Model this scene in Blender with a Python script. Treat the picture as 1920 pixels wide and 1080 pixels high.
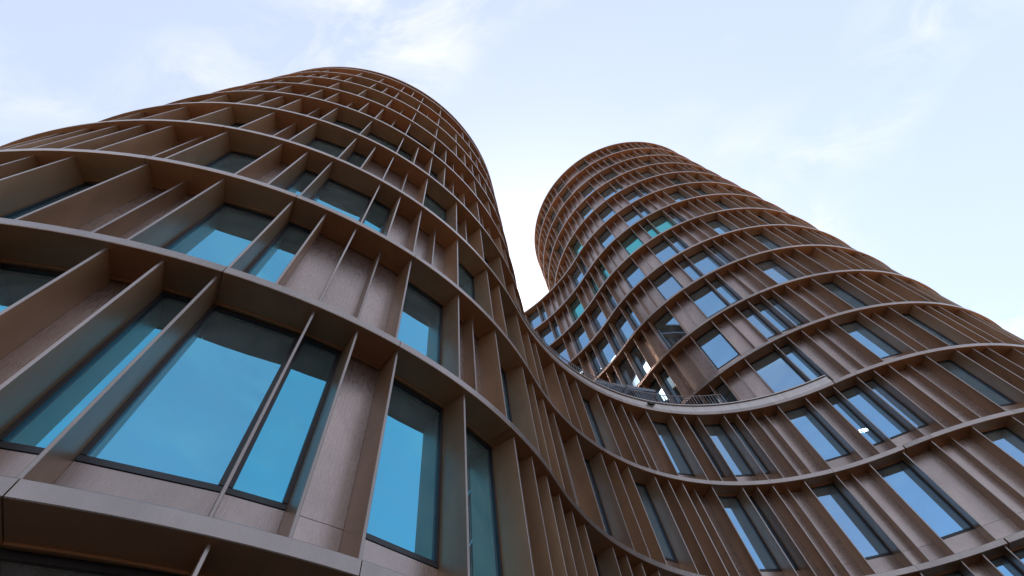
import bpy, math, random
from mathutils import Vector, Matrix

random.seed(11)
scene = bpy.context.scene
for ob in list(bpy.data.objects):
    bpy.data.objects.remove(ob)

# ------------------------------------------------------------------ camera
EYE = 1.6
cam_d = bpy.data.cameras.new('camera')
cam_d.sensor_width = 36.0
cam_d.lens = 850.254 / 1920 * 36.0
cam_d.clip_start = 0.05
cam_d.clip_end = 8000
cam = bpy.data.objects.new('camera', cam_d)
scene.collection.objects.link(cam)
AX = (0.9753868, -0.2205007, 0.0)
AY = (0.1912865, 0.8461573, 0.4974206)
AZ = (-0.1096816, -0.4851775, 0.8675095)
cam.matrix_world = Matrix(((AX[0], -AX[1], -AX[2], 0), (AY[0], -AY[1], -AY[2], 0),
                           (AZ[0], -AZ[1], -AZ[2], EYE), (0, 0, 0, 1)))
scene.camera = cam

# ------------------------------------------------------------------ light
SUN_EL, SUN_AZ = math.radians(52), math.radians(2)      # azimuth from +Y towards +X, behind the towers
sun_dir = Vector((math.sin(SUN_AZ) * math.cos(SUN_EL), math.cos(SUN_AZ) * math.cos(SUN_EL), math.sin(SUN_EL)))
world = bpy.data.worlds.new('World')
scene.world = world
world.use_nodes = True
nt = world.node_tree
nt.nodes.clear()
N = nt.nodes.new
out = N('ShaderNodeOutputWorld')
bg = N('ShaderNodeBackground')
sky = N('ShaderNodeTexSky')
sky.sky_type = 'NISHITA'
sky.sun_disc = False
sky.sun_elevation = SUN_EL
sky.sun_rotation = SUN_AZ
sky.altitude = 0
sky.air_density = 1.0
sky.dust_density = 0.8
sky.ozone_density = 2.5
bg.inputs['Strength'].default_value = 0.13
# thin high cloud: a flat layer seen in perspective, spread over the whole sky
tc = N('ShaderNodeTexCoord')
sep = N('ShaderNodeSeparateXYZ')
nt.links.new(tc.outputs['Generated'], sep.inputs[0])
mx = N('ShaderNodeMath'); mx.operation = 'MAXIMUM'; mx.inputs[1].default_value = 0.08
nt.links.new(sep.outputs['Z'], mx.inputs[0])
comb = N('ShaderNodeCombineXYZ')
for a in ('X', 'Y'):
    dv = N('ShaderNodeMath'); dv.operation = 'DIVIDE'
    nt.links.new(sep.outputs[a], dv.inputs[0]); nt.links.new(mx.outputs[0], dv.inputs[1])
    nt.links.new(dv.outputs[0], comb.inputs[a])
mp = N('ShaderNodeMapping')
mp.inputs['Location'].default_value = (0.096, -0.149, 0.0)
mp.inputs['Rotation'].default_value = (0, 0, math.radians(35))
mp.inputs['Scale'].default_value = (1.0, 1.7, 1.0)
nt.links.new(comb.outputs[0], mp.inputs['Vector'])
big = N('ShaderNodeTexNoise'); big.inputs['Scale'].default_value = 1.25; big.inputs['Detail'].default_value = 2
fine = N('ShaderNodeTexNoise'); fine.inputs['Scale'].default_value = 5.0; fine.inputs['Detail'].default_value = 9
fine.inputs['Roughness'].default_value = 0.62; fine.inputs['Distortion'].default_value = 0.7
nt.links.new(mp.outputs[0], big.inputs['Vector']); nt.links.new(mp.outputs[0], fine.inputs['Vector'])
r1 = N('ShaderNodeMapRange'); r1.inputs['From Min'].default_value = 0.475; r1.inputs['From Max'].default_value = 0.68
r2 = N('ShaderNodeMapRange'); r2.inputs['From Min'].default_value = 0.40; r2.inputs['From Max'].default_value = 0.72
nt.links.new(big.outputs['Fac'], r1.inputs['Value']); nt.links.new(fine.outputs['Fac'], r2.inputs['Value'])
ml = N('ShaderNodeMath'); ml.operation = 'MULTIPLY'
nt.links.new(r1.outputs[0], ml.inputs[0]); nt.links.new(r2.outputs[0], ml.inputs[1])
ml2 = N('ShaderNodeMath'); ml2.operation = 'MULTIPLY'; ml2.inputs[1].default_value = 0.95
nt.links.new(ml.outputs[0], ml2.inputs[0])
cmix = N('ShaderNodeMix'); cmix.data_type = 'RGBA'
cmix.inputs['B'].default_value = (2.7, 2.72, 2.75, 1)
nt.links.new(ml2.outputs[0], cmix.inputs['Factor'])
veil = N('ShaderNodeMix'); veil.data_type = 'RGBA'      # even veil of high haze under the cloud wisps
veil.inputs['Factor'].default_value = 0.63
veil.inputs['B'].default_value = (1.94, 2.02, 2.14, 1)
nt.links.new(sky.outputs[0], veil.inputs['A'])
nt.links.new(veil.outputs['Result'], cmix.inputs['A'])
nt.links.new(cmix.outputs['Result'], bg.inputs['Color'])
nt.links.new(bg.outputs[0], out.inputs['Surface'])

sun_d = bpy.data.lights.new('sun', 'SUN')
sun_d.energy = 4.8
sun_d.angle = math.radians(0.5)
sun_d.color = (1.0, 0.91, 0.80)
sun = bpy.data.objects.new('sun', sun_d)
sun.rotation_euler = (-sun_dir).to_track_quat('-Z', 'Y').to_euler()
sun.location = (0, 0, 120)
scene.collection.objects.link(sun)

vs = scene.view_settings
vs.view_transform = 'Standard'
vs.look = 'None'
vs.exposure = 1.7
vs.gamma = 1.0
vs.use_curve_mapping = False

# ------------------------------------------------------------------ materials
def new_mat(name):
    m = bpy.data.materials.new(name); m.use_nodes = True
    t = m.node_tree; b = t.nodes['Principled BSDF']
    return m, t, b

def noise(t, scale, detail=4, vec=None, stretch=None, rough=0.5):
    n = t.nodes.new('ShaderNodeTexNoise')
    n.inputs['Scale'].default_value = scale; n.inputs['Detail'].default_value = detail
    n.inputs['Roughness'].default_value = rough
    g = t.nodes.new('ShaderNodeTexCoord')
    if stretch:
        mp_ = t.nodes.new('ShaderNodeMapping'); mp_.inputs['Scale'].default_value = stretch
        t.links.new(g.outputs['Object'], mp_.inputs['Vector']); t.links.new(mp_.outputs[0], n.inputs['Vector'])
    else:
        t.links.new(g.outputs['Object'], n.inputs['Vector'])
    return n

def ramp(t, src, stops):
    r = t.nodes.new('ShaderNodeValToRGB')
    cr = r.color_ramp
    while len(cr.elements) < len(stops): cr.elements.new(0.5)
    for e, (p, c) in zip(cr.elements, stops):
        e.position = p; e.color = (*c, 1)
    t.links.new(src, r.inputs['Fac'])
    return r

def bronze(name, base, rough, metallic, var=0.18, streak=0.22, coat=0.0, patch=0.5):
    """coated bronze sheet: drawn grain, soft cloudy tone, slightly different sheet by sheet"""
    m, t, b = new_mat(name)
    cl = noise(t, 1.6, 7, stretch=(1, 1, 0.6), rough=0.62)
    gr = noise(t, 22.0, 3, stretch=(5, 5, 0.35), rough=0.5)
    fl = noise(t, 150.0, 2, stretch=(1, 1, 0.3), rough=0.5)
    oi = t.nodes.new('ShaderNodeObjectInfo')
    a = t.nodes.new('ShaderNodeMath'); a.operation = 'MULTIPLY_ADD'
    a.inputs[1].default_value = streak; t.links.new(gr.outputs['Fac'], a.inputs[0])
    t.links.new(cl.outputs['Fac'], a.inputs[2])
    a2 = t.nodes.new('ShaderNodeMath'); a2.operation = 'MULTIPLY_ADD'; a2.inputs[1].default_value = 0.5
    t.links.new(oi.outputs['Random'], a2.inputs[0]); t.links.new(a.outputs[0], a2.inputs[2])
    a3 = t.nodes.new('ShaderNodeMath'); a3.operation = 'MULTIPLY_ADD'; a3.inputs[1].default_value = 0.22
    t.links.new(fl.outputs['Fac'], a3.inputs[0]); t.links.new(a2.outputs[0], a3.inputs[2])
    lo = tuple(c * (1 - var) for c in base); hi = tuple(min(1, c * (1 + var)) for c in base)
    nrm = t.nodes.new('ShaderNodeMapRange'); nrm.inputs['From Min'].default_value = 0.45; nrm.inputs['From Max'].default_value = 1.25
    t.links.new(a3.outputs[0], nrm.inputs['Value'])
    rp2 = ramp(t, nrm.outputs[0], [(0.0, lo), (0.5, base), (1.0, hi)])
    if patch >= 1.0:      # golden flecks where the patina is thin
        k1 = noise(t, 1.1, 3); k2 = noise(t, 55.0, 4, stretch=(1, 1, 0.45), rough=0.7)
        q1 = t.nodes.new('ShaderNodeMapRange'); q1.inputs['From Min'].default_value = 0.56; q1.inputs['From Max'].default_value = 0.85
        q2 = t.nodes.new('ShaderNodeMapRange'); q2.inputs['From Min'].default_value = 0.50; q2.inputs['From Max'].default_value = 0.64
        t.links.new(k1.outputs['Fac'], q1.inputs['Value']); t.links.new(k2.outputs['Fac'], q2.inputs['Value'])
        q3 = t.nodes.new('ShaderNodeMath'); q3.operation = 'MULTIPLY'; t.links.new(q1.outputs[0], q3.inputs[0]); t.links.new(q2.outputs[0], q3.inputs[1])
        q4 = t.nodes.new('ShaderNodeMix'); q4.data_type = 'RGBA'; q4.inputs['B'].default_value = (0.50, 0.37, 0.24, 1)
        t.links.new(q3.outputs[0], q4.inputs['Factor']); t.links.new(rp2.outputs['Color'], q4.inputs['A'])
        t.links.new(q4.outputs['Result'], b.inputs['Base Color'])
    else:
        t.links.new(rp2.outputs['Color'], b.inputs['Base Color'])
    rr = t.nodes.new('ShaderNodeMapRange')
    rr.inputs['To Min'].default_value = rough - 0.08; rr.inputs['To Max'].default_value = rough + 0.14 + 0.06 * patch
    rr.inputs['From Min'].default_value = 0.3; rr.inputs['From Max'].default_value = 0.7
    t.links.new(gr.outputs['Fac'], rr.inputs['Value'])
    t.links.new(rr.outputs[0], b.inputs['Roughness'])
    b.inputs['Metallic'].default_value = metallic
    b.inputs['Coat Weight'].default_value = coat; b.inputs['Coat Roughness'].default_value = 0.34; b.inputs['Coat IOR'].default_value = 1.6
    bp = t.nodes.new('ShaderNodeBump'); bp.inputs['Strength'].default_value = 0.05; bp.inputs['Distance'].default_value = 0.0015
    t.links.new(fl.outputs['Fac'], bp.inputs['Height']); t.links.new(bp.outputs[0], b.inputs['Normal'])
    return m

M = {}
M['fin'] = bronze('bronze_fin', (0.295, 0.18, 0.105), 0.40, 0.60, var=0.34, coat=0.7)
M['ring'] = bronze('bronze_band', (0.285, 0.145, 0.07), 0.46, 0.55, var=0.26, coat=0.35)
M['panel'] = bronze('bronze_panel', (0.305, 0.232, 0.205), 0.27, 0.92, var=0.26, coat=0.65, patch=1.0)
M['trim'] = bronze('anodised_edge_trim', (0.265, 0.215, 0.195), 0.32, 0.88, var=0.28, coat=0.6)
m, t, b = new_mat('black_frame')
n = noise(t, 20, 3); rp = ramp(t, n.outputs['Fac'], [(0.3, (0.010, 0.010, 0.014)), (0.7, (0.020, 0.020, 0.026))])
t.links.new(rp.outputs['Color'], b.inputs['Base Color']); b.inputs['Roughness'].default_value = 0.38
M['frame'] = m

def glass(name, tint, refl, trans):
    m = bpy.data.materials.new(name); m.use_nodes = True
    t = m.node_tree; t.nodes.clear()
    o = t.nodes.new('ShaderNodeOutputMaterial')
    gl = t.nodes.new('ShaderNodeBsdfGlossy'); gl.inputs['Roughness'].default_value = 0.0
    gl.inputs['Color'].default_value = (*tint, 1)
    tr = t.nodes.new('ShaderNodeBsdfTransparent'); tr.inputs['Color'].default_value = (*trans, 1)
    fr = t.nodes.new('ShaderNodeFresnel'); fr.inputs['IOR'].default_value = 1.5
    ma = t.nodes.new('ShaderNodeMath'); ma.operation = 'MULTIPLY_ADD'; ma.inputs[1].default_value = 1.0 - refl
    ma.inputs[2].default_value = refl; ma.use_clamp = True
    mixs = t.nodes.new('ShaderNodeMixShader')
    t.links.new(fr.outputs[0], ma.inputs[0]); t.links.new(ma.outputs[0], mixs.inputs['Fac'])
    t.links.new(tr.outputs[0], mixs.inputs[1]); t.links.new(gl.outputs[0], mixs.inputs[2])
    # float-glass waviness
    nz = noise(t, 0.9, 2); bp = t.nodes.new('ShaderNodeBump'); bp.inputs['Strength'].default_value = 0.05
    bp.inputs['Distance'].default_value = 0.02
    t.links.new(nz.outputs['Fac'], bp.inputs['Height']); t.links.new(bp.outputs[0], gl.inputs['Normal'])
    # pale blue-grey haze painted over the panes to lift dark reflections
    df = t.nodes.new('ShaderNodeBsdfDiffuse'); df.inputs['Color'].default_value = (0.42, 0.50, 0.55, 1)
    dn = noise(t, 2.2, 5, rough=0.6); dr = t.nodes.new('ShaderNodeMapRange')
    dr.inputs['To Min'].default_value = 0.07; dr.inputs['To Max'].default_value = 0.17
    dr.inputs['From Min'].default_value = 0.3; dr.inputs['From Max'].default_value = 0.7
    t.links.new(dn.outputs['Fac'], dr.inputs['Value'])
    mz = t.nodes.new('ShaderNodeMixShader'); t.links.new(dr.outputs[0], mz.inputs['Fac'])
    t.links.new(mixs.outputs[0], mz.inputs[1]); t.links.new(df.outputs[0], mz.inputs[2])
    t.links.new(mz.outputs[0], o.inputs['Surface'])
    return m
M['glass_g'] = glass('shopfront_glass', (0.55, 0.50, 0.46), 0.22, (0.10, 0.10, 0.10))
M['glass_b'] = [glass('solar_glass_sky', (0.36, 0.68, 1.0), 0.56, (0.30, 0.31, 0.33)), glass('solar_glass_pale', (0.42, 0.70, 1.0), 0.52, (0.36, 0.36, 0.37)), glass('solar_glass_turquoise', (0.16, 0.84, 0.90), 0.52, (0.30, 0.38, 0.38))]
M['glass'] = [glass('solar_glass_blue', (0.14, 0.70, 0.97), 0.58, (0.30, 0.32, 0.33)),
              glass('solar_glass_clear', (0.19, 0.72, 1.0), 0.56, (0.36, 0.38, 0.38)),
              glass('solar_glass_teal', (0.16, 0.84, 0.90), 0.52, (0.30, 0.38, 0.38))]

def plain(name, c, rough, metallic=0.0, scale=3.0, var=0.12):
    m, t, b = new_mat(name)
    n = noise(t, scale, 6, rough=0.6)
    rp = ramp(t, n.outputs['Fac'], [(0.3, tuple(x * (1 - var) for x in c)), (0.7, tuple(min(1, x * (1 + var)) for x in c))])
    t.links.new(rp.outputs['Color'], b.inputs['Base Color'])
    b.inputs['Roughness'].default_value = rough; b.inputs['Metallic'].default_value = metallic
    return m
M['slab'] = plain('ceiling_plaster', (0.62, 0.60, 0.57), 0.9)
M['blind'] = plain('blind_fabric', (0.62, 0.61, 0.58), 0.9)
M['core'] = plain('interior_wall', (0.30, 0.28, 0.26), 0.9)
M['roof'] = plain('roof_membrane', (0.16, 0.16, 0.16), 0.9)
M['deck'] = plain('terrace_decking', (0.22, 0.19, 0.16), 0.8)
M['rail'] = plain('rail_steel', (0.20, 0.20, 0.215), 0.42, 0.6)
M['coping'] = plain('coping_aluminium', (0.46, 0.42, 0.40), 0.42, 0.7)
M['canvas'] = plain('parasol_canvas', (0.26, 0.31, 0.38), 0.85)
t = M['canvas'].node_tree; b = t.nodes['Principled BSDF']
tl = t.nodes.new('ShaderNodeBsdfTranslucent'); tl.inputs['Color'].default_value = (0.26, 0.31, 0.38, 1)
ms = t.nodes.new('ShaderNodeMixShader'); ms.inputs['Fac'].default_value = 0.4
t.links.new(b.outputs[0], ms.inputs[1]); t.links.new(tl.outputs[0], ms.inputs[2])
t.links.new(ms.outputs[0], t.nodes['Material Output'].inputs['Surface'])
M['dark'] = plain('fixture_black', (0.015, 0.015, 0.016), 0.5)
M['steel'] = plain('bracket_steel', (0.55, 0.55, 0.56), 0.35, 0.9)
m, t, b = new_mat('paving')
bt = t.nodes.new('ShaderNodeTexBrick'); bt.inputs['Scale'].default_value = 1.0
bt.inputs['Color1'].default_value = (0.125, 0.10, 0.078, 1); bt.inputs['Color2'].default_value = (0.16, 0.13, 0.10, 1)
bt.inputs['Mortar'].default_value = (0.06, 0.05, 0.045, 1); bt.inputs['Mortar Size'].default_value = 0.012
bt.inputs['Brick Width'].default_value = 0.9; bt.inputs['Row Height'].default_value = 0.45
g_ = t.nodes.new('ShaderNodeTexCoord'); t.links.new(g_.outputs['Object'], bt.inputs['Vector'])
ln = t.nodes.new('ShaderNodeVectorMath'); ln.operation = 'LENGTH'; t.links.new(g_.outputs['Object'], ln.inputs[0])
mr = t.nodes.new('ShaderNodeMapRange'); mr.inputs['From Min'].default_value = 55; mr.inputs['From Max'].default_value = 75
t.links.new(ln.outputs['Value'], mr.inputs['Value'])
blk = t.nodes.new('ShaderNodeTexVoronoi'); blk.inputs['Scale'].default_value = 0.04; t.links.new(g_.outputs['Object'], blk.inputs['Vector'])
city = ramp(t, blk.outputs['Distance'], [(0.2, (0.30, 0.15, 0.085)), (0.75, (0.24, 0.145, 0.09))])
mxg = t.nodes.new('ShaderNodeMix'); mxg.data_type = 'RGBA'
t.links.new(mr.outputs[0], mxg.inputs['Factor']); t.links.new(bt.outputs['Color'], mxg.inputs['A']); t.links.new(city.outputs['Color'], mxg.inputs['B'])
t.links.new(mxg.outputs['Result'], b.inputs['Base Color']); b.inputs['Roughness'].default_value = 0.8
M['paving'] = m

def lamp_mat(name, col, s):
    m, t, b = new_mat(name)
    b.inputs['Base Color'].default_value = (0.8, 0.8, 0.8, 1)
    b.inputs['Emission Color'].default_value = (*col, 1); b.inputs['Emission Strength'].default_value = s
    return m
M['lamp_white'] = lamp_mat('lamp_white', (1.0, 0.93, 0.82), 45.0)
M['lamp_warm'] = lamp_mat('lamp_warm', (1.0, 0.62, 0.25), 40.0)

# ------------------------------------------------------------------ mesh helpers
COL = scene.collection
class MB:
    def __init__(self): self.v = []; self.f = []; self.m = {}
    def add(self, vs_, fs, ms=None):
        o = len(self.v)
        if ms: self.m.update({i + len(self.f): q for i, q in ms.items()})
        self.v += [tuple(p) for p in vs_]; self.f += [tuple(i + o for i in q) for q in fs]
    def prism(self, ring_a, ring_b):
        n = len(ring_a)
        self.add(list(ring_a) + list(ring_b),
                 [tuple(range(n - 1, -1, -1)), tuple(range(n, 2 * n))] +
                 [(i, (i + 1) % n, (i + 1) % n + n, i + n) for i in range(n)])
    def box(self, fr, x0, x1, y0, y1, z0, z1):
        o, x, y = fr
        P = lambda a, c, h: (o[0] + x[0] * a + y[0] * c, o[1] + x[1] * a + y[1] * c, h)
        self.add([P(x0, y0, z0), P(x1, y0, z0), P(x1, y1, z0), P(x0, y1, z0),
                  P(x0, y0, z1), P(x1, y0, z1), P(x1, y1, z1), P(x0, y1, z1)],
                 [(3, 2, 1, 0), (4, 5, 6, 7), (0, 1, 5, 4), (1, 2, 6, 5), (2, 3, 7, 6), (3, 0, 4, 7)])
    def tube(self, pts, r, n=8):
        pts = [Vector(p) for p in pts]; rings = []
        for i, p in enumerate(pts):
            d = (pts[min(i + 1, len(pts) - 1)] - pts[max(i - 1, 0)]).normalized()
            a = d.cross(Vector((0, 0, 1)));
            if a.length < 1e-3: a = d.cross(Vector((0, 1, 0)))
            a.normalize(); c = d.cross(a)
            rr = r[i] if isinstance(r, (list, tuple)) else r
            rings.append([p + a * rr * math.cos(k / n * math.tau) + c * rr * math.sin(k / n * math.tau) for k in range(n)])
        o = len(self.v)
        for q in rings: self.v += [tuple(w) for w in q]
        for i in range(len(rings) - 1):
            for k in range(n):
                self.f.append((o + i * n + k, o + i * n + (k + 1) % n, o + (i + 1) * n + (k + 1) % n, o + (i + 1) * n + k))
        self.f.append(tuple(o + k for k in range(n - 1, -1, -1)))
        self.f.append(tuple(o + (len(rings) - 1) * n + k for k in range(n)))
    def build(self, name, mat, parent=None, smooth=False, origin=None):
        me = bpy.data.meshes.new(name)
        if origin is None:
            n = len(self.v); origin = [sum(p[i] for p in self.v) / n for i in range(3)]
        me.from_pydata([(p[0] - origin[0], p[1] - origin[1], p[2] - origin[2]) for p in self.v], [], self.f)
        for q in (mat if isinstance(mat, (list, tuple)) else [mat]): me.materials.append(q)
        for i, q in self.m.items(): me.polygons[i].material_index = q
        if smooth:
            me.polygons.foreach_set('use_smooth', [True] * len(me.polygons))
            me.set_sharp_from_angle(angle=math.radians(35))
        ob = bpy.data.objects.new(name, me); COL.objects.link(ob)
        if parent is not None:
            ob.parent = parent
            po = parent['_org'] if '_org' in parent else (0, 0, 0)
            ob.location = (origin[0] - po[0], origin[1] - po[1], origin[2] - po[2])
        else:
            ob.location = origin
        ob['_org'] = tuple(origin)
        return ob

def thing(name, loc, label, cat, group=None):
    o = bpy.data.objects.new(name, None); COL.objects.link(o); o.location = loc
    o.empty_display_size = 0.2; o['_org'] = tuple(loc)
    o['label'] = label; o['category'] = cat
    if group: o['group'] = group
    return o
def tag(o, label, cat, group=None):
    o['label'] = label; o['category'] = cat
    if group: o['group'] = group
    return o

def px(p):
    d = [AX[i] * p[0] + AY[i] * p[1] + AZ[i] * (p[2] - EYE) for i in range(3)]
    if d[2] < 0.1: return None
    return (960 + 850.254 * d[0] / d[2], 540 + 850.254 * d[1] / d[2])
def shown(vs_):
    """rough size in the photograph, 0 when outside the frame"""
    q = [px(p) for p in vs_]
    if any(a is None for a in q): return 0
    x0, x1 = min(a[0] for a in q), max(a[0] for a in q); y0, y1 = min(a[1] for a in q), max(a[1] for a in q)
    if x1 < 0 or x0 > 1920 or y1 < 0 or y0 > 1080: return 0
    return math.hypot(x1 - x0, y1 - y0)

# ------------------------------------------------------------------ plan of the building
C1, R1 = (-11.1877, 11.6016), 11.4953
C2, R2 = (17.1794, 28.7624), 12.7516
C3, R3 = (10.1068, 6.7832), 10.3376
C4, R4 = (-6.6255, 10.7095), 17.1245
T1, T2, F0, LF, STAN = -0.2225, -1.8821, 2.9191, 17.1561, -7.7866
PH4 = math.atan2(C2[1] - C4[1], C2[0] - C4[0])
H = 3.7
def zr(k): return EYE + (2.746 if k == 0 else 6.668 + (k - 1) * H)
BAND = 0.18
WALL = -0.66
SILL = 0.70

def on_left(s, o):
    a = T1 + s / R1; n = (math.cos(a), math.sin(a)); return (C1[0] + (R1 + o) * n[0], C1[1] + (R1 + o) * n[1]), n
def on_fillet(s, o):
    a = F0 - s / R3; u = (math.cos(a), math.sin(a)); return (C3[0] + (R3 - o) * u[0], C3[1] + (R3 - o) * u[1]), (-u[0], -u[1])
def on_right(s, o):
    a = T2 + s / R2; n = (math.cos(a), math.sin(a)); return (C2[0] + (R2 + o) * n[0], C2[1] + (R2 + o) * n[1]), n
def on_rear(s, o):
    a = PH4 + (STAN - s) / R4; u = (math.cos(a), math.sin(a)); return (C4[0] + (R4 - o) * u[0], C4[1] + (R4 - o) * u[1]), (-u[0], -u[1])
def path_front(s):
    if s < 0: return 'left', lambda o: on_left(s, o)
    if s <= LF: return 'link', lambda o: on_fillet(s, o)
    return 'right', lambda o: on_right(s - LF, o)
def path_left(s): return 'left', lambda o: on_left(s, o)
def path_right(s): return 'right', lambda o: on_right(s, o)
def path_court(s):
    if s < STAN: return 'rear', lambda o: on_rear(s, o)
    return 'right', lambda o: on_right(s, o)

BUILD = {
 'left': thing('round_tower', (C1[0], C1[1], 0), 'round bronze tower looming nearest, filling the left half of the picture', 'tower'),
 'right': thing('round_tower', (C2[0], C2[1], 0), 'taller round bronze tower standing farther back behind the terrace', 'tower'),
 'link': thing('link_building', (4, 12, 0), 'low concave bronze facade joining the two round towers under the terrace', 'building'),
 'rear': thing('rear_wing', (2, 26, 0), 'concave bronze wing with lit windows behind the terrace, left of the taller tower', 'building'),
}

PIECES = {}
def piece(owner, kind, mb, mat, child=None, smooth=False):
    PIECES.setdefault((owner, kind), []).append((shown(mb.v), mb, mat, child, smooth))

def frame_at(pa, pb):
    dx, dy = pb[0] - pa[0], pb[1] - pa[1]; L = math.hypot(dx, dy)
    x = (dx / L, dy / L); return (pa, x, (x[1], -x[0])), L      # y axis points outwards

def add_fin(owner, P, z0, z1, shallow):
    (p, n) = P(0.0)
    tx = (-n[1], n[0]); th = 0.021
    d0 = -0.34 if shallow else -0.11
    prof = [(d0, -th + .005), (d0, th - .005), (d0 - .006, th), (-0.70, th), (-0.70, -th), (d0 - .006, -th)]
    ra = [(p[0] + n[0] * o + tx[0] * a, p[1] + n[1] * o + tx[1] * a, z0 - .005) for o, a in prof]
    rb = [(q[0], q[1], z1 + .005) for q in ra]
    mb = MB(); mb.prism(ra[::-1], rb[::-1]); mb.m = {5: 1, 6: 1, 7: 1}
    cl = None
    if 4 < z0 < 9 and not shallow:
        cl = []
        for sd in (-1, 1):
            c = MB(); fr = ((p[0], p[1]), tx, n)
            c.box(fr, min(sd * th, sd * (th + .035)), max(sd * th, sd * (th + .035)), d0 - .09, d0 - .03, z0 - .002, z0 + .006)
            c.box(fr, min(sd * th, sd * (th + .006)), max(sd * th, sd * (th + .006)), d0 - .09, d0 - .03, z0 + .006, z0 + .05)
            cl.append(c)
    piece(owner, 'fin', mb, [M['fin'], M['trim']], cl)

TURQ = [(1182, 456), (1236, 415), (1213, 434), (1090, 573), (1083, 470), (1118, 528), (1132, 512), (1650, 640), (1077, 560)]   # panes with a turquoise coating
def add_bay(owner, P0, P1, z0, z1, win, sill=SILL):
    (a, _), (b, _) = P0(WALL), P1(WALL)
    fr, L = frame_at(a, b)
    g = 0.024
    zs = z0 + sill
    if sill > 0:
        mb = MB(); mb.box(fr, g, L - g, -.035, random.uniform(-.002, .002), z0 - .004, zs - .008); piece(owner, 'spandrel_panel', mb, M['panel'])
    if not win:
        mb = MB(); mb.box(fr, g, L - g, -.035, random.uniform(-.003, .003), zs, z1 + .004); piece(owner, 'wall_panel', mb, M['panel'])
        return
    w = 0.055
    mb = MB()
    mb.box(fr, g, L - g, -.10, .012, zs, zs + .05)                       # sill rail
    mb.box(fr, g, L - g, -.10, -.006, zs + .05, zs + .085)
    mb.box(fr, g, L - g, -.10, .004, z1 - .07, z1 + .004)                # head
    mb.box(fr, g, g + w, -.10, .004, zs + .085, z1 - .07)                # jambs
    mb.box(fr, L - g - w, L - g, -.10, .004, zs + .085, z1 - .07)
    pb = MB()
    tl = random.uniform(-.006, .006); tv = random.uniform(-.006, .006)
    o, x, y = fr
    def Q(u, z, d): return (o[0] + x[0] * u + y[0] * d, o[1] + x[1] * u + y[1] * d, z)
    u0, u1, v0, v1 = g + w - .01, L - g - w + .01, zs + .075, z1 - .06
    c = [(u0, v0, -tl - tv), (u1, v0, tl - tv), (u1, v1, tl + tv), (u0, v1, -tl + tv)]
    pb.add([Q(u, z, -.045 + d) for u, z, d in c] + [Q(u, z, -.069 + d) for u, z, d in c],
           [(0, 1, 2, 3), (7, 6, 5, 4), (0, 4, 5, 1), (1, 5, 6, 2), (2, 6, 7, 3), (3, 7, 4, 0)])
    gm = random.choices(M['glass'] if owner == 'left' else M['glass_b'], (6, 3, 0))[0]
    cp = px(((a[0] + b[0]) / 2, (a[1] + b[1]) / 2, (zs + z1) / 2))
    if owner in ('right', 'rear') and cp and any(math.hypot(cp[0] - u, cp[1] - v) < 13 for u, v in TURQ): gm = M['glass_b'][2]
    if sill == 0: gm = M['glass_g']
    bl = None
    if random.random() < 0.3 and sill > 0 and owner != 'rear' and not (owner == 'right' and 20 < z0 < 32):                               # roller blind, part drawn
        bl = MB(); bl.box(fr, g + w, L - g - w, -.150, -.146, z1 - random.uniform(.25, 1.0) * (z1 - zs) * .8, z1 - .08)
        bl.box(fr, g + w, L - g - w, -.18, -.12, z1 - .08, z1 - .02)
    piece(owner, 'window', mb, M['frame'], (pb, gm, bl))

RPROF = [(0, .010), (-.008, 0), (-.595, 0), (-.595, -.024), (-.625, -.024), (-.625, 0), (-.78, .002), (-.78, BAND - .002), (-.010, BAND), (0, BAND - .010)]
def add_ring(path, s0, s1, z, seg, first=None, detail=True, band=None):
    """band of ring segments between s0 and s1, seams every seg metres counted from `first`"""
    cuts = [s0]
    c = (first if first is not None else s0)
    c += math.ceil((s0 - c) / seg) * seg
    while c < s1 - 0.3:
        if c > s0 + 0.3: cuts.append(c)
        c += seg
    cuts.append(s1)
    for a, b in zip(cuts, cuts[1:]):
        n = max(2, int((b - a) / 0.35)); mb = MB(); rings = []
        owner = path((a + b) / 2)[0]
        for i in range(n + 1):
            s = a + 0.006 + (b - a - 0.012) * i / n
            P = path(s)[1]
            rings.append([(*P(o)[0], z + dz) for o, dz in RPROF])
        k = len(RPROF)
        mb.v = [p for r in rings for p in r]
        for i in range(n):
            for j in range(k):
                mb.f.append((i * k + j, (i + 1) * k + j, (i + 1) * k + (j + 1) % k, i * k + (j + 1) % k))
        mb.f.append(tuple(range(k))); mb.f.append(tuple(range(n * k, n * k + k))[::-1])
        mb.m = {i * k + j: 1 for i in range(n) for j in (0, 8, 9)}
        piece(owner, 'ring_segment', mb, [M['ring'], M['trim']], None, True)

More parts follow.
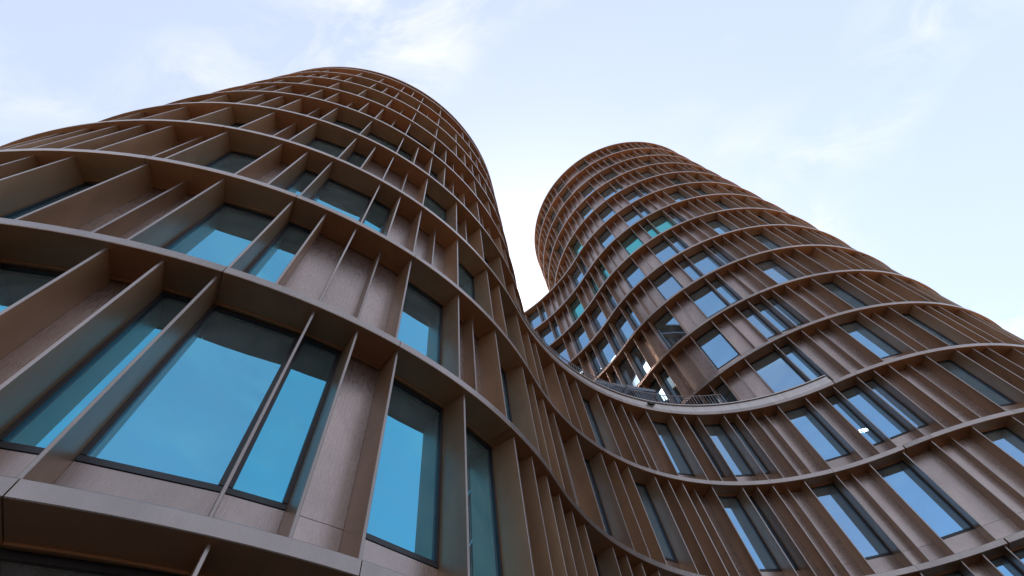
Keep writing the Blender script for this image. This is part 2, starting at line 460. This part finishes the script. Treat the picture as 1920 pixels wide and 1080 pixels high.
# bay layout of every storey: the place of each fin along the facade in metres,
# s = short fin, w = a window follows it (otherwise a closed panel)
BAYS = {
 'F0': '-24.54 -23.80w -22.31 -21.56 -20.82 -20.07w -18.58 -17.84 -17.09 -16.35s -15.60w -14.11 -13.37 -12.62w -11.88 -11.13w -9.64 -8.91w -8.16w -6.65w -5.88 -5.09w -3.49w -1.88 -1.13 -0.37 0.39 1.13 1.78w 3.13 3.75 4.40 5.10w 6.95 7.55 8.20s 8.85w 10.10 10.70s 11.35w 12.60 13.20 13.80 14.43w 15.72 16.36w 17.04w 18.60 19.37s 20.15w 21.70 22.48s 23.25s 24.03 24.80w 26.36 27.13 27.91 28.68w 30.24 31.01w 32.56w 33.34 34.12w 34.89 35.67 36.44',
 'F1': '-24.35w -23.61 -22.86 -22.12s -21.37 -20.63s -19.88s -19.14 -18.39w -16.90w -15.41 -14.67w -13.18 -12.43w -11.04 -10.32s -9.57w -8.13w -7.39 -6.65 -5.89s -5.16w -3.61 -2.81s -2.07w -0.52 0.22 0.97 1.64 2.29s 3.00w 4.29 4.98 5.64w 6.90 7.51 8.14 8.79s 9.42w 10.70w 11.31 11.94 12.57s 13.21w 14.43 15.07s 15.75w 17.02 18.10 18.87s 19.65w 21.17w 22.72w 23.50 24.27 25.05s 25.82 26.60w 28.15 28.93w 30.48w 32.03w 32.81 33.58 34.36 35.14w 36.69 37.46s',
 'F2': '-25.75w -24.26w -23.52 -22.77w -21.28 -20.54s -19.79w -19.05 -18.30s -17.56s -16.81w -15.32 -14.58 -13.83 -13.12 -12.39 -11.66s -10.97w -9.53 -8.82w -8.10w -6.61w -5.91 -5.14 -4.39s -3.62w -2.08 -1.31w 0.13 1.07 1.63 2.89 3.55 4.29w 5.53 6.24 6.86 7.50s 8.15w 9.44 10.05w 10.71w 11.96w 12.58 13.21 13.84s 14.48w 15.75 16.39w 17.04w 18.11w 18.89 19.58 20.45s 21.25w 22.70 23.51 24.27 25.70w 27.25w 28.80w 29.58 30.35 31.13s 31.91w 33.46 34.23s 35.01 35.79s',
 'G': '-22.20w -19.96w -17.72w -15.49w -13.25w -11.02w -8.79w -6.55w -4.31w -2.08w 0.16w 2.39w 4.62w 6.86w 9.09w 11.33w 13.56w 15.80w 18.03w 20.27w 22.50w 24.74w 26.97w 29.21w 31.44w',
 'L3': '-25.74 -25.00w -23.51 -22.76 -22.02 -21.27w -19.78w -18.29w -17.55 -16.80w -15.31 -14.57s -13.82 -12.36w -10.93 -10.23s -9.51w -8.06w -7.34 -6.61 -5.88s -5.13w -3.65 -2.86s -2.16w -0.58 0.91 1.66w 3.15 3.89 4.64 5.38w 6.87 7.62w 9.11 9.85w 11.34w 12.09',
 'L4': '-25.96 -25.21 -24.47 -23.72s -22.98w -21.49w -20.74 -20.00w -18.51 -17.76s -17.02 -16.27s -15.53 -14.78s -14.04w -12.55w -11.80 -11.06 -10.31s -9.57w -8.08w -6.59w -5.84 -5.10w -4.35 -3.61s -2.86s -2.12 -1.37s -0.63s 0.12 0.86 1.61s 2.35w 3.84 4.59 5.33s 6.08 6.82 7.57w 9.06',
 'L5': '-25.96 -25.21 -24.47 -23.72 -22.98w -21.49 -20.74s -20.00w -18.51w -17.76 -17.02 -16.27 -15.53s -14.78 -14.04w -13.29 -12.55 -11.80s -11.06 -10.32 -9.57s -8.83 -8.08 -7.34s -6.59w -5.10w -4.36 -3.61s -2.87s -2.12w -0.63 0.11s 0.86 1.60w 3.09 3.84 4.58 5.33w 6.82w 7.56 8.31 9.05s',
 'L6': '-25.96w -24.47w -23.73 -22.98w -21.49 -20.75 -20.00 -19.25s -18.51s -17.76 -17.02w -15.53w -14.78 -14.04w -12.55 -11.80s -11.06w -9.57w -8.08 -7.33s -6.59w -5.10w -3.61w -2.86 -2.12 -1.37 -0.63w 0.86w 2.35w 3.84 4.59 5.33w 6.82 7.57w 9.06',
 'L7': '-25.96 -25.21 -24.47w -22.98w -21.49 -20.75s -20.00 -19.25w -17.77 -17.02w -16.27 -15.53s -14.79s -14.04 -13.30 -12.55 -11.81 -11.06w -9.57w -8.83 -8.08w -6.59 -5.85s -5.10w -3.61w -2.12w -1.38 -0.63s 0.11 0.86w 2.35 3.09s 3.84w 4.58 5.33s 6.07s 6.82w 8.31 9.05s',
 'L8': '-25.96w -25.21 -24.47 -23.72s -22.98w -21.49w -20.74 -20.00 -19.25s -18.51s -17.76 -17.02 -16.27w -14.78 -14.04 -13.29 -12.55s -11.80s -11.06w -9.57 -8.82s -8.08 -7.33 -6.59w -5.10 -4.35s -3.61s -2.86 -2.12w -0.63w 0.86 1.61 2.35s 3.10s 3.84w 4.59 5.33 6.08s 6.82 7.57 8.31s 9.06',
 'L9': '-25.96 -25.21s -24.47w -22.98w -22.23 -21.49s -20.74s -20.00 -19.25 -18.51w -17.02w -15.53 -14.78s -14.04 -13.29w -11.80 -11.06 -10.31s -9.57w -8.08w -6.59 -5.84 -5.10w -4.35 -3.61s -2.86s -2.12 -1.37 -0.63s 0.12 0.86w 2.35w 3.84w 5.33 6.08s 6.82 7.57s 8.31 9.05',
 'R3': '-25.54 -24.77s -23.99 -23.22s -22.44 -21.66 -20.89s -20.11 -19.34 -18.56s -17.78w -16.23 -15.46w -14.68 -13.90s -13.13 -12.35 -11.58w -10.02 -9.25w -7.70 -6.92w -5.37w -4.59w -3.82 -3.05s -2.26w -0.61w 0.14 0.93 1.72s 2.46w 3.99 4.83s 5.59w 7.07 7.83 8.57 10.04 10.82w 12.37 13.15 13.92 14.70s 15.47w',
 'R4': '-26.07 -25.29 -24.51s -23.74 -22.96 -22.19w -20.63w -19.08 -18.31w -16.75 -15.98w -14.43w -13.65w -12.10 -11.32s -10.55w -9.77w -8.99w -8.22w -7.10w -6.23 -5.46 -4.60s -3.78w -2.22 -1.41 -0.66w 0.14w 0.95w 1.67 2.48 3.31s 4.04w 5.55 6.29 7.04 8.62 9.40w 10.95w 12.50 13.28 14.05s 14.83 15.61 16.38s',
 'R5': '-25.93 -25.16 -24.38w -23.61w -22.05w -20.50w -18.95 -18.17w -17.40 -16.62 -15.85w -15.07w -13.52w -11.97 -11.19s -10.41w -9.64w -8.28w -7.08 -6.21 -5.46w -3.83 -3.08s -2.26w -0.68w 0.10 0.95s 1.63 2.29w 3.99 4.76s 5.53 7.00 7.83 8.68 10.24 11.01w 11.79 12.56 13.34s 14.12 14.89 15.67w',
 'R6': '-26.13w -24.58w -23.03w -21.47w -19.92 -19.15s -18.37 -17.59s -16.82 -16.04 -15.27w -13.71w -12.16 -11.39w -10.61w -9.06w -8.28w -6.73w -5.95 -5.18 -4.40 -3.63w -2.07 -1.30w -0.52w 1.03w 1.81 2.58 3.36 4.13w 5.69 6.46w 7.24w 8.79 9.57w 10.34w 11.89w 13.45w 14.22w 15.77 16.55w',
 'R7': '-26.13w -24.58 -23.80 -23.03w -21.47 -20.70 -19.92 -19.15w -17.59 -16.82 -16.04 -15.27 -14.49w -12.94 -12.16w -10.61 -9.83w -8.28 -7.51w -6.73 -5.95s -5.18w -3.63 -2.85s -2.07w -0.52w 0.25 1.03 1.81 2.58w 4.13 4.91 5.69 6.46w 8.01 8.79s 9.57w 11.12w 12.67 13.45w 15.00w 16.55w',
 'R8': '-26.13w -24.58 -23.80w -22.25 -21.47 -20.70 -19.92 -19.15 -18.37 -17.59s -16.82w -15.27w -13.71w -12.94 -12.16s -11.39w -9.83 -9.06 -8.28w -7.51 -6.73w -5.95 -5.18s -4.40 -3.63w -2.07 -1.30w -0.52w 1.03w 1.81 2.58s 3.36 4.13 4.91w 6.46w 7.24w 8.79w 10.34 11.12 11.89w 13.45 14.22w 15.00 15.77w 16.55',
 'R9': '-26.13 -25.35s -24.58 -23.80s -23.03 -22.25 -21.47w -19.92 -19.15w -17.59w -16.82 -16.04w -14.49w -13.71 -12.94s -12.16 -11.39 -10.61 -9.83w -8.28w -7.51 -6.73s -5.95 -5.18w -3.63 -2.85s -2.07w -0.52w 0.25 1.03s 1.81 2.58w 4.13 4.91w 6.46 7.24s 8.01w 9.57 10.34s 11.12w 12.67 13.45w 15.00w 16.55w',
 'R10': '-19.92 -19.15w -17.59 -16.82 -16.04s -15.27w -14.49w -12.94 -12.16 -11.39 -10.61 -9.83s -9.06 -8.28w -6.73 -5.95s -5.18 -4.40 -3.63w -2.07 -1.30 -0.52w 1.03w 1.81 2.58s 3.36 4.13w 5.69 6.46w 8.01 8.79s 9.57 10.34 11.12 11.89 12.67s 13.45w 15.00 15.77s 16.55',
 'R11': '-19.92w -19.15 -18.37 -17.59 -16.82w -15.27 -14.49w -12.94 -12.16w -11.39 -10.61w -9.06 -8.28s -7.51 -6.73 -5.95 -5.18w -3.63 -2.85 -2.07w -0.52w 0.25 1.03 1.81 2.58w 4.13 4.91 5.69 6.46s 7.24 8.01 8.79w 10.34 11.12w 12.67w 14.22 15.00s 15.77 16.55s',
 'R12': '-19.92 -19.15w -17.59w -16.04w -14.49 -13.71w -12.16w -10.61 -9.83 -9.06w -7.51 -6.73s -5.95 -5.18s -4.40 -3.63w -2.07 -1.30 -0.52w 1.03 1.81 2.58 3.36 4.13w 5.69 6.46 7.24 8.01 8.79w 10.34w 11.89w 13.45w 15.00w 16.55',
 'R13': '-19.92 -19.15 -18.37 -17.59s -16.82w -15.27w -13.71 -12.94s -12.16 -11.39 -10.61 -9.83 -9.06w -7.51 -6.73s -5.95w -4.40 -3.63s -2.85 -2.07s -1.30 -0.52 0.25 1.03w 1.81 2.58s 3.36 4.13s 4.91 5.69w 7.24 8.01w 8.79w 10.34w 11.89 12.67 13.45w 15.00 15.77w',
 'R14': '-19.92 -19.15w -17.59w -16.04 -15.27w -14.49w -12.94 -12.16w -11.39w -9.83 -9.06w -8.28 -7.51 -6.73 -5.95w -4.40 -3.63 -2.85s -2.07w -0.52 0.25s 1.03 1.81 2.58w 4.13 4.91 5.69 6.46 7.24 8.01 8.79s 9.57w 11.12 11.89s 12.67w 13.45 14.22 15.00w 16.55',
}

def bays(key):
    r = []
    for w in BAYS[key].split():
        win = w.endswith('w'); w = w.rstrip('w'); sh = w.endswith('s'); r.append((float(w.rstrip('s')), sh, win))
    return r

def storey(key, path, k, lo, hi, z0=None, z1=None, sill=SILL):
    z0 = zr(k) + BAND if z0 is None else z0
    z1 = zr(k + 1) if z1 is None else z1
    L = bays(key)
    for (s, sh, win), nx in zip(L, L[1:]):
        if s < lo or s > hi: continue
        owner, P = path(s)
        add_fin(owner, P, z0, z1, sh)
        # a bay that would straddle the turn of the plan belongs to the side of its middle
        add_bay(path((s + nx[0]) / 2)[0], P, path(nx[0])[1], z0, z1, win, sill)

LO_L, HI_L = -20.0, 6.0
storey('G', path_front, -1, LO_L, LF + 15, 0.06, zr(0), 0)
for k in (0, 1, 2): storey('F%d' % k, path_front, k, LO_L, LF + 15)
for k in range(3, 9): storey('L%d' % k, path_left, k, LO_L, HI_L)
storey('L9', path_left, 9, LO_L, HI_L, None, zr(9) + 0.38 * H, 0.35)
TOPL = zr(9) + 0.38 * H
REAR_END = -25.0
for k in range(3, 10): storey('R%d' % k, path_court, k, REAR_END, 15)
for k in range(10, 15): storey('R%d' % k, path_right, k, -19, 15)

# bands
for k in range(0, 4):
    add_ring(path_front, LO_L - 1, -0.02, zr(k), 2.98, -5.12)
    add_ring(path_front, 0.02, LF - 0.02, zr(k), 2.5, 1.9)
    add_ring(path_front, LF + 0.02, LF + 16, zr(k), 3.104, LF + 1.03)
for k in range(4, 10): add_ring(path_left, LO_L - 1, HI_L + 1, zr(k), 2.98, -5.12)
add_ring(path_left, LO_L - 1, HI_L + 1, TOPL, 2.98, -5.12)
for k in range(4, 11):
    add_ring(path_court, REAR_END - 1, STAN - 0.02, zr(k), 2.9, STAN)
for k in range(4, 16):
    add_ring(path_right, (STAN + 0.02 if k < 11 else -20), 16, zr(k), 3.104, 1.03)

# ------------------------------------------------------------------ pieces become objects
LIMIT = 285
FARNAME = {'fin': 'far_fins', 'spandrel_panel': 'far_spandrels', 'wall_panel': 'far_wall_panels', 'ring_segment': 'far_ring_segments', 'window': 'far_window_frames'}
for (owner, kind), L in PIECES.items():
    par = BUILD[owner]
    L.sort(key=lambda q: -q[0])
    own = [q for q in L[:LIMIT] if q[0] >= 7]
    rest = L[len(own):]
    for size, mb, mat, child, smooth in own:
        ob = mb.build(kind, mat, par, smooth)
        if kind == 'fin' and child and size > 60:
            for c in child: c.build('clip', M['steel'], ob)
        if child and kind == 'window':
            child[0].build('pane', child[1], ob)
            if child[2]: child[2].build('blind', M['blind'], ob)
    if rest:
        big_mb = MB(); panes = {}
        for size, mb, mat, child, smooth in rest:
            big_mb.add(mb.v, mb.f, mb.m)
            if child and kind == 'window': panes.setdefault(child[1].name, (MB(), child[1]))[0].add(child[0].v, child[0].f)
        ob = big_mb.build(FARNAME[kind], rest[0][2], par, kind == 'ring_segment'); ob['kind'] = 'stuff'
        for pm, gm in panes.values():
            po = pm.build('far_panes', gm, par); po['kind'] = 'stuff'

# ------------------------------------------------------------------ floors, cores, backs, roofs
def disc(mb, c, r, z0, z1, n=96):
    ra = [(c[0] + r * math.cos(i / n * math.tau), c[1] + r * math.sin(i / n * math.tau), z0) for i in range(n)]
    mb.prism(ra, [(p[0], p[1], z1) for p in ra])
def arcwall(mb, P, s0, s1, o, z0, z1, th=0.2, n=60):
    for i in range(n):
        a, b = s0 + (s1 - s0) * i / n, s0 + (s1 - s0) * (i + 1) / n
        (pa, _), (pb, _), (qa, _), (qb, _) = P(a, o), P(b, o), P(a, o - th), P(b, o - th)
        ra = [(*pa, z0), (*pb, z0), (*qb, z0), (*qa, z0)]
        mb.prism(ra[::-1], [(p[0], p[1], z1) for p in ra[::-1]])
for key, C, R, top, lev, P, s0, s1 in (
        ('left', C1, R1, TOPL, list(range(0, 10)), on_left, HI_L - 0.2, LO_L + math.tau * R1 + 0.2),
        ('right', C2, R2, zr(15), list(range(0, 15)), on_right, 15.3, -18.6 + math.tau * R2)):
    par = BUILD[key]
    for k in lev:
        mb = MB(); disc(mb, C, R - 0.80, zr(k) + 0.005, zr(k) + 0.30); mb.build('floor_slab', M['slab'], par)
    mb = MB(); disc(mb, C, R - 4.6, 0.0, top - 0.3, 48); mb.build('core', M['core'], par, True)
    mb = MB(); disc(mb, C, R - 0.70, top + 0.01, top + 0.16); mb.build('roof', M['roof'], par)
    mb = MB(); arcwall(mb, P, s0, s1, WALL, 0.0, top + 0.17); mb.build('back_wall', M['panel'], par, True)
    mb = MB()
    for k in lev + [None]:
        z = top if k is None else zr(k)
        arcwall(mb, P, s0 + 0.4, s1 - 0.4, 0.0, z, z + BAND, 0.64)
    mb.build('back_bands', M['ring'], par, True)

mb = MB(); arcwall(mb, on_right, -18.8, STAN - 2.2, -2.5, 0.0, zr(10) + .1); mb.build('sky_block_wall', M['core'], BUILD['right'], True)  # inner wall added to block bright sky showing through the rear windows

# the low link: floors, deck, parapet
par = BUILD['link']
poly = [on_fillet(LF * i / 40, -0.80)[0] for i in range(41)]
inner = [on_right(STAN + 2, -1.2)[0], on_right(STAN, -1.2)[0]] + [on_rear(STAN - i * 1.5, 0.5)[0] for i in range(1, 9)] + [on_left(8, -1.2)[0], on_left(4, -1.2)[0]]
for k in range(0, 4):
    mb = MB(); ring = [(*p, zr(k) + 0.005) for p in (poly + inner)]
    mb.prism(ring[::-1], [(p[0], p[1], zr(k) + 0.30) for p in ring[::-1]])
    mb.build('terrace_deck' if k == 3 else 'floor_slab', M['deck'] if k == 3 else M['slab'], par)
mb = MB()
arcwall(mb, on_fillet, 0.0, LF, -4.2, 0, zr(3)); mb.build('core', M['core'], par, True)
ZP = zr(3) + BAND
seg = LF / 8
for i in range(8):                                   # parapet sheets and coping lengths
    a, b = i * seg + 0.006, (i + 1) * seg - 0.006
    mb = MB(); arcwall(mb, on_fillet, a, b, -0.035, ZP - .004, ZP + 0.175, 0.05, 7); mb.build('parapet_panel', M['coping'], par, True)
    mb = MB(); arcwall(mb, on_fillet, a, b, -0.07, ZP + 0.205, ZP + 0.385, 0.05, 7); mb.build('parapet_panel', M['coping'], par, True)
    mb = MB(); arcwall(mb, on_fillet, a, b, -0.015, ZP + 0.42, ZP + 0.465, 0.34, 7); mb.build('coping', M['coping'], par, True)

# rear wing: floors, core, roof
par = BUILD['rear']
def strip(mb, s0, s1, o0, o1, z0, z1, n=40):
    for i in range(n):
        a, b = s0 + (s1 - s0) * i / n, s0 + (s1 - s0) * (i + 1) / n
        ra = [(*on_rear(a, o0)[0], z0), (*on_rear(b, o0)[0], z0), (*on_rear(b, o1)[0], z0), (*on_rear(a, o1)[0], z0)]
        mb.prism(ra[::-1], [(p[0], p[1], z1) for p in ra[::-1]])
for k in range(3, 10):
    mb = MB(); strip(mb, REAR_END - 1, STAN, -0.80, -10, zr(k) + .005, zr(k) + .3); mb.build('floor_slab', M['slab'], par)
mb = MB(); strip(mb, REAR_END - 1, STAN, -0.72, -10, zr(10) + .02, zr(10) + .15); mb.build('roof', M['roof'], par)
mb = MB(); strip(mb, REAR_END - 1, STAN, -4.2, -10, 0, zr(10) - .01); mb.build('core', M['core'], par)
mb = MB(); strip(mb, REAR_END - 1, STAN, -0.66, -0.9, 0, zr(3) - .01); mb.build('lower_wall', M['panel'], par)

# ------------------------------------------------------------------ railing on the terrace edge
rail = thing('terrace_railing', (*on_fillet(LF * .5, -0.5)[0], ZP), 'dark steel railing with thin upright bars along the curved terrace edge', 'railing')
RB, RT, RO = ZP + 0.46, ZP + 1.22, -0.20
s0, s1 = 0.6, LF - 4.6
pts = [(*on_fillet(s0 + (s1 - s0) * i / 60, RO)[0], RT) for i in range(61)]
mb = MB(); mb.tube(pts, 0.024, 8); mb.build('handrail', M['rail'], rail, True)
mb = MB(); mb.tube([(p[0], p[1], ZP + 0.56) for p in pts], 0.014, 6); mb.build('bottom_rail', M['rail'], rail, True)
nb = int((s1 - s0) / 0.15)
for i in range(nb + 1):
    p = on_fillet(s0 + (s1 - s0) * i / nb, RO)[0]
    mb = MB(); post = i % 10 == 0
    mb.tube([(*p, RB if post else ZP + 0.56), (*p, RT)], 0.022 if post else 0.014, 6)
    mb.build('post' if post else 'bar', M['rail'], rail, True)

# ------------------------------------------------------------------ parasols on the terrace
def parasol(x, y, label, rz=0.5, size=0.8):
    z = zr(3) + 0.30
    o = thing('parasol', (x, y, z), label, 'parasol', 'parasols on the terrace')
    mb = MB(); mb.tube([(x, y, z), (x, y, z + 2.15)], 0.035, 10); mb.build('pole', M['rail'], o, True)
    mb = MB(); mb.tube([(x, y, z), (x, y, z + .06)], 0.36, 20); mb.build('base', M['dark'], o, True)
    mb = MB(); zt = z + 2.25; ze = z + 1.75; n = 16; rings = []
    for j in range(7):
        f = j / 6; row = []
        for i in range(4 * n):
            q = i / n; side = int(q) % 4; u = (q - int(q)) * 2 - 1
            cx, cy = [(1, u), (-u, 1), (-1, -u), (u, -1)][side]
            sag = 0.05 * f * (1 - abs(u)) ** 1.0
            zz = zt - (zt - ze) * (f ** 0.92) - sag
            a = rz; X, Y = cx * size * (0.06 + .94 * f), cy * size * (0.06 + .94 * f)
            row.append((x + X * math.cos(a) - Y * math.sin(a), y + X * math.sin(a) + Y * math.cos(a), zz))
        rings.append(row)
    rings.append([(p[0], p[1], p[2] - 0.16) for p in rings[-1]])
    m4 = 4 * n
    mb.v = [p for r in rings for p in r]
    for j in range(len(rings) - 1):
        for i in range(m4): mb.f.append((j * m4 + i, j * m4 + (i + 1) % m4, (j + 1) * m4 + (i + 1) % m4, (j + 1) * m4 + i))
    cv = mb.build('canopy', M['canvas'], o, True)
    mb = MB(); mb.tube([(x, y, zt - .05), (x, y, zt + .06), (x, y, zt + .16)], [0.30, 0.16, 0.03], 16); mb.build('vent_cap', M['canvas'], cv, True)
    mb = MB(); mb.tube([(x, y, zt + .14), (x, y, zt + .30)], 0.028, 8); mb.build('finial', M['steel'], cv, True)
    for i in range(8):
        a = rz + i * math.tau / 8; rr = size * (1.0 if i % 2 == 0 else 1.36)
        mb = MB(); mb.tube([(x, y, zt - .10), (x + rr * math.cos(a), y + rr * math.sin(a), ze - .03)], 0.012, 6); mb.build('rib', M['rail'], o, True)
    return o
parasol(3.2, 16.2, 'dark grey parasol on the terrace, nearer the left tower')
parasol(4.65, 16.95, 'dark grey parasol on the terrace, nearer the rear wing\'s lit windows')


# ------------------------------------------------------------------ lamps seen through the glass
def ray(p):
    d = ((p[0] - 960) / 850.254, (p[1] - 540) / 850.254, 1.0)
    return [sum(a * b for a, b in zip(ax, d)) for ax in (AX, AY, AZ)]
def at_z(p, z):
    d = ray(p); k = (z - EYE) / d[2]; return (d[0] * k, d[1] * k)
def hit(p):
    """where a sight line meets the glazed wall of a building, then the ceiling of the room behind it"""
    d = ray(p); best = None
    for C, R, far in ((C1, R1 - .7, 0), (C2, R2 - .7, 0), (C4, R4 + .7, 1), (C3, R3 + .7, 2)):
        a = d[0] ** 2 + d[1] ** 2; b = -2 * (d[0] * C[0] + d[1] * C[1]); c = C[0] ** 2 + C[1] ** 2 - R * R
        D = b * b - 4 * a * c
        if D < 0: continue
        k = (-b + (1 if far else -1) * math.sqrt(D)) / 2 / a
        z = EYE + k * d[2]; x, y = d[0] * k, d[1] * k
        if far == 1:
            ph = math.atan2(y - C4[1], x - C4[0])
            if ph < PH4 or z > zr(10) or z < zr(3): continue
        if far == 2 and (z > zr(3) or not (F0 - LF / R3 < math.atan2(y - C3[1], x - C3[0]) < F0)): continue
        if C is C2:
            s_ = (math.atan2(y - C2[1], x - C2[0]) - T2 + math.pi) % math.tau - math.pi
            if s_ * R2 < STAN and z < zr(10): continue
            if s_ < 0 and z < zr(3): continue
        if best is None or k < best[0]: best = (k, z)
    k, z = best
    st = int((z - zr(1)) // H) + 1
    kc = (zr(st + 1) - 0.02 - EYE) / d[2]
    L = math.hypot(d[0], d[1])
    kc = min(max(kc, k + 0.5 / L), k + 3.0 / L)
    return d[0] * kc, d[1] * kc, min(EYE + d[2] * kc, zr(st + 1) - 0.02)
LAMPS = [  # place, storey, shape, tone, label
    ((1249, 474), 7, 'disc', 'lamp_white', 'round white lamp glowing behind the taller tower\'s glass, middle height'),
    ((1263, 529), 6, 'disc', 'lamp_white', 'small round white lamp behind glass one floor under the middle lamp'),
    ((1181, 465), 8, 'bar', 'lamp_white', 'rectangular ceiling light behind glass, up left of the middle lamp'),
    ((1614, 806), 2, 'bar', 'lamp_white', 'short pale light tube behind a window below the terrace band, far right'),
    ((1242, 743), 3, 'disc', 'lamp_warm', 'warm yellow lamp glowing at terrace level behind the railing'),
    ((1187, 709), 4, 'tube', 'lamp_white', 'long white light tube in the window right above the terrace'),
    ((1211, 684), 4, 'tube', 'lamp_white', 'thick white light tube in the window right of the long tube'),
    ((1139, 675), 5, 'tube', 'lamp_white', 'bright white light tube in the rear wing just above the parasols'),
    ((1167, 611), 6, 'tube', 'lamp_white', 'slanting short light tube in the rear wing window, upper one'),
    ((1177, 628), 6, 'tube', 'lamp_white', 'slanting short light tube in the rear wing window, lower one'),
    ((1090, 515), 8, 'disc', 'lamp_white', 'tiny round lamp behind glass near the rear wing\'s top'),
    ((1288, 884), 1, 'disc', 'lamp_warm', 'dim warm lamp low in the narrow window of the curved link facade'),
]
for p, k, shape, tone, label in LAMPS:
    x, y, z = hit(p)
    mb = MB(); hb = MB()
    ax = random.uniform(-.3, .3); fr = ((x, y), (math.cos(ax), math.sin(ax)), (-math.sin(ax), math.cos(ax)))
    if shape == 'disc':
        hb.tube([(x, y, z), (x, y, z - .05)], 0.17, 18); mb.tube([(x, y, z - .045), (x, y, z - .075), (x, y, z - .09)], [0.15, 0.13, 0.06], 18)
    else:
        l, w = (0.30, 0.11) if shape == 'bar' else (0.45, 0.045)
        hb.box(fr, -l - .02, l + .02, -w - .02, w + .02, z - .05, z); mb.box(fr, -l, l, -w, w, z - .085, z - .045)
    o = thing('ceiling_lamp', (x, y, z), label, 'lamp', 'ceiling lamps seen through the windows')
    hb.build('housing', M['steel'], o, True); mb.build('diffuser', M[tone], o, shape == 'disc')

# ------------------------------------------------------------------ fixture on the parapet
(fx, fy), fn = on_fillet(8.50, -0.04)
fl = thing('floodlight', (fx, fy, ZP + .2), 'small black floodlight fixed to the pale parapet of the terrace', 'floodlight')
frf = ((fx, fy), (-fn[1], fn[0]), fn)
mb = MB(); mb.box(frf, -.05, .05, 0, .06, ZP + .14, ZP + .22); mb.build('bracket', M['steel'], fl)
mb = MB()
ra = [(fx + fn[0] * .05 - fn[1] * a, fy + fn[1] * .05 + fn[0] * a, ZP + .18 + c) for a, c in [(.20 * math.cos(i / 16 * math.tau), .075 * math.sin(i / 16 * math.tau)) for i in range(16)]]
mb.prism(ra, [(p[0] + fn[0] * .10, p[1] + fn[1] * .10, p[2]) for p in ra]); mb.build('housing', M['dark'], fl, True)

# ------------------------------------------------------------------ ground
mb = MB(); S = 3000
mb.add([(-S, -S, 0), (S, -S, 0), (S, S, 0), (-S, S, 0)], [(0, 1, 2, 3)])
g = mb.build('ground', M['paving'], None); g['kind'] = 'structure'

for o in bpy.data.objects:
    if '_org' in o: del o['_org']
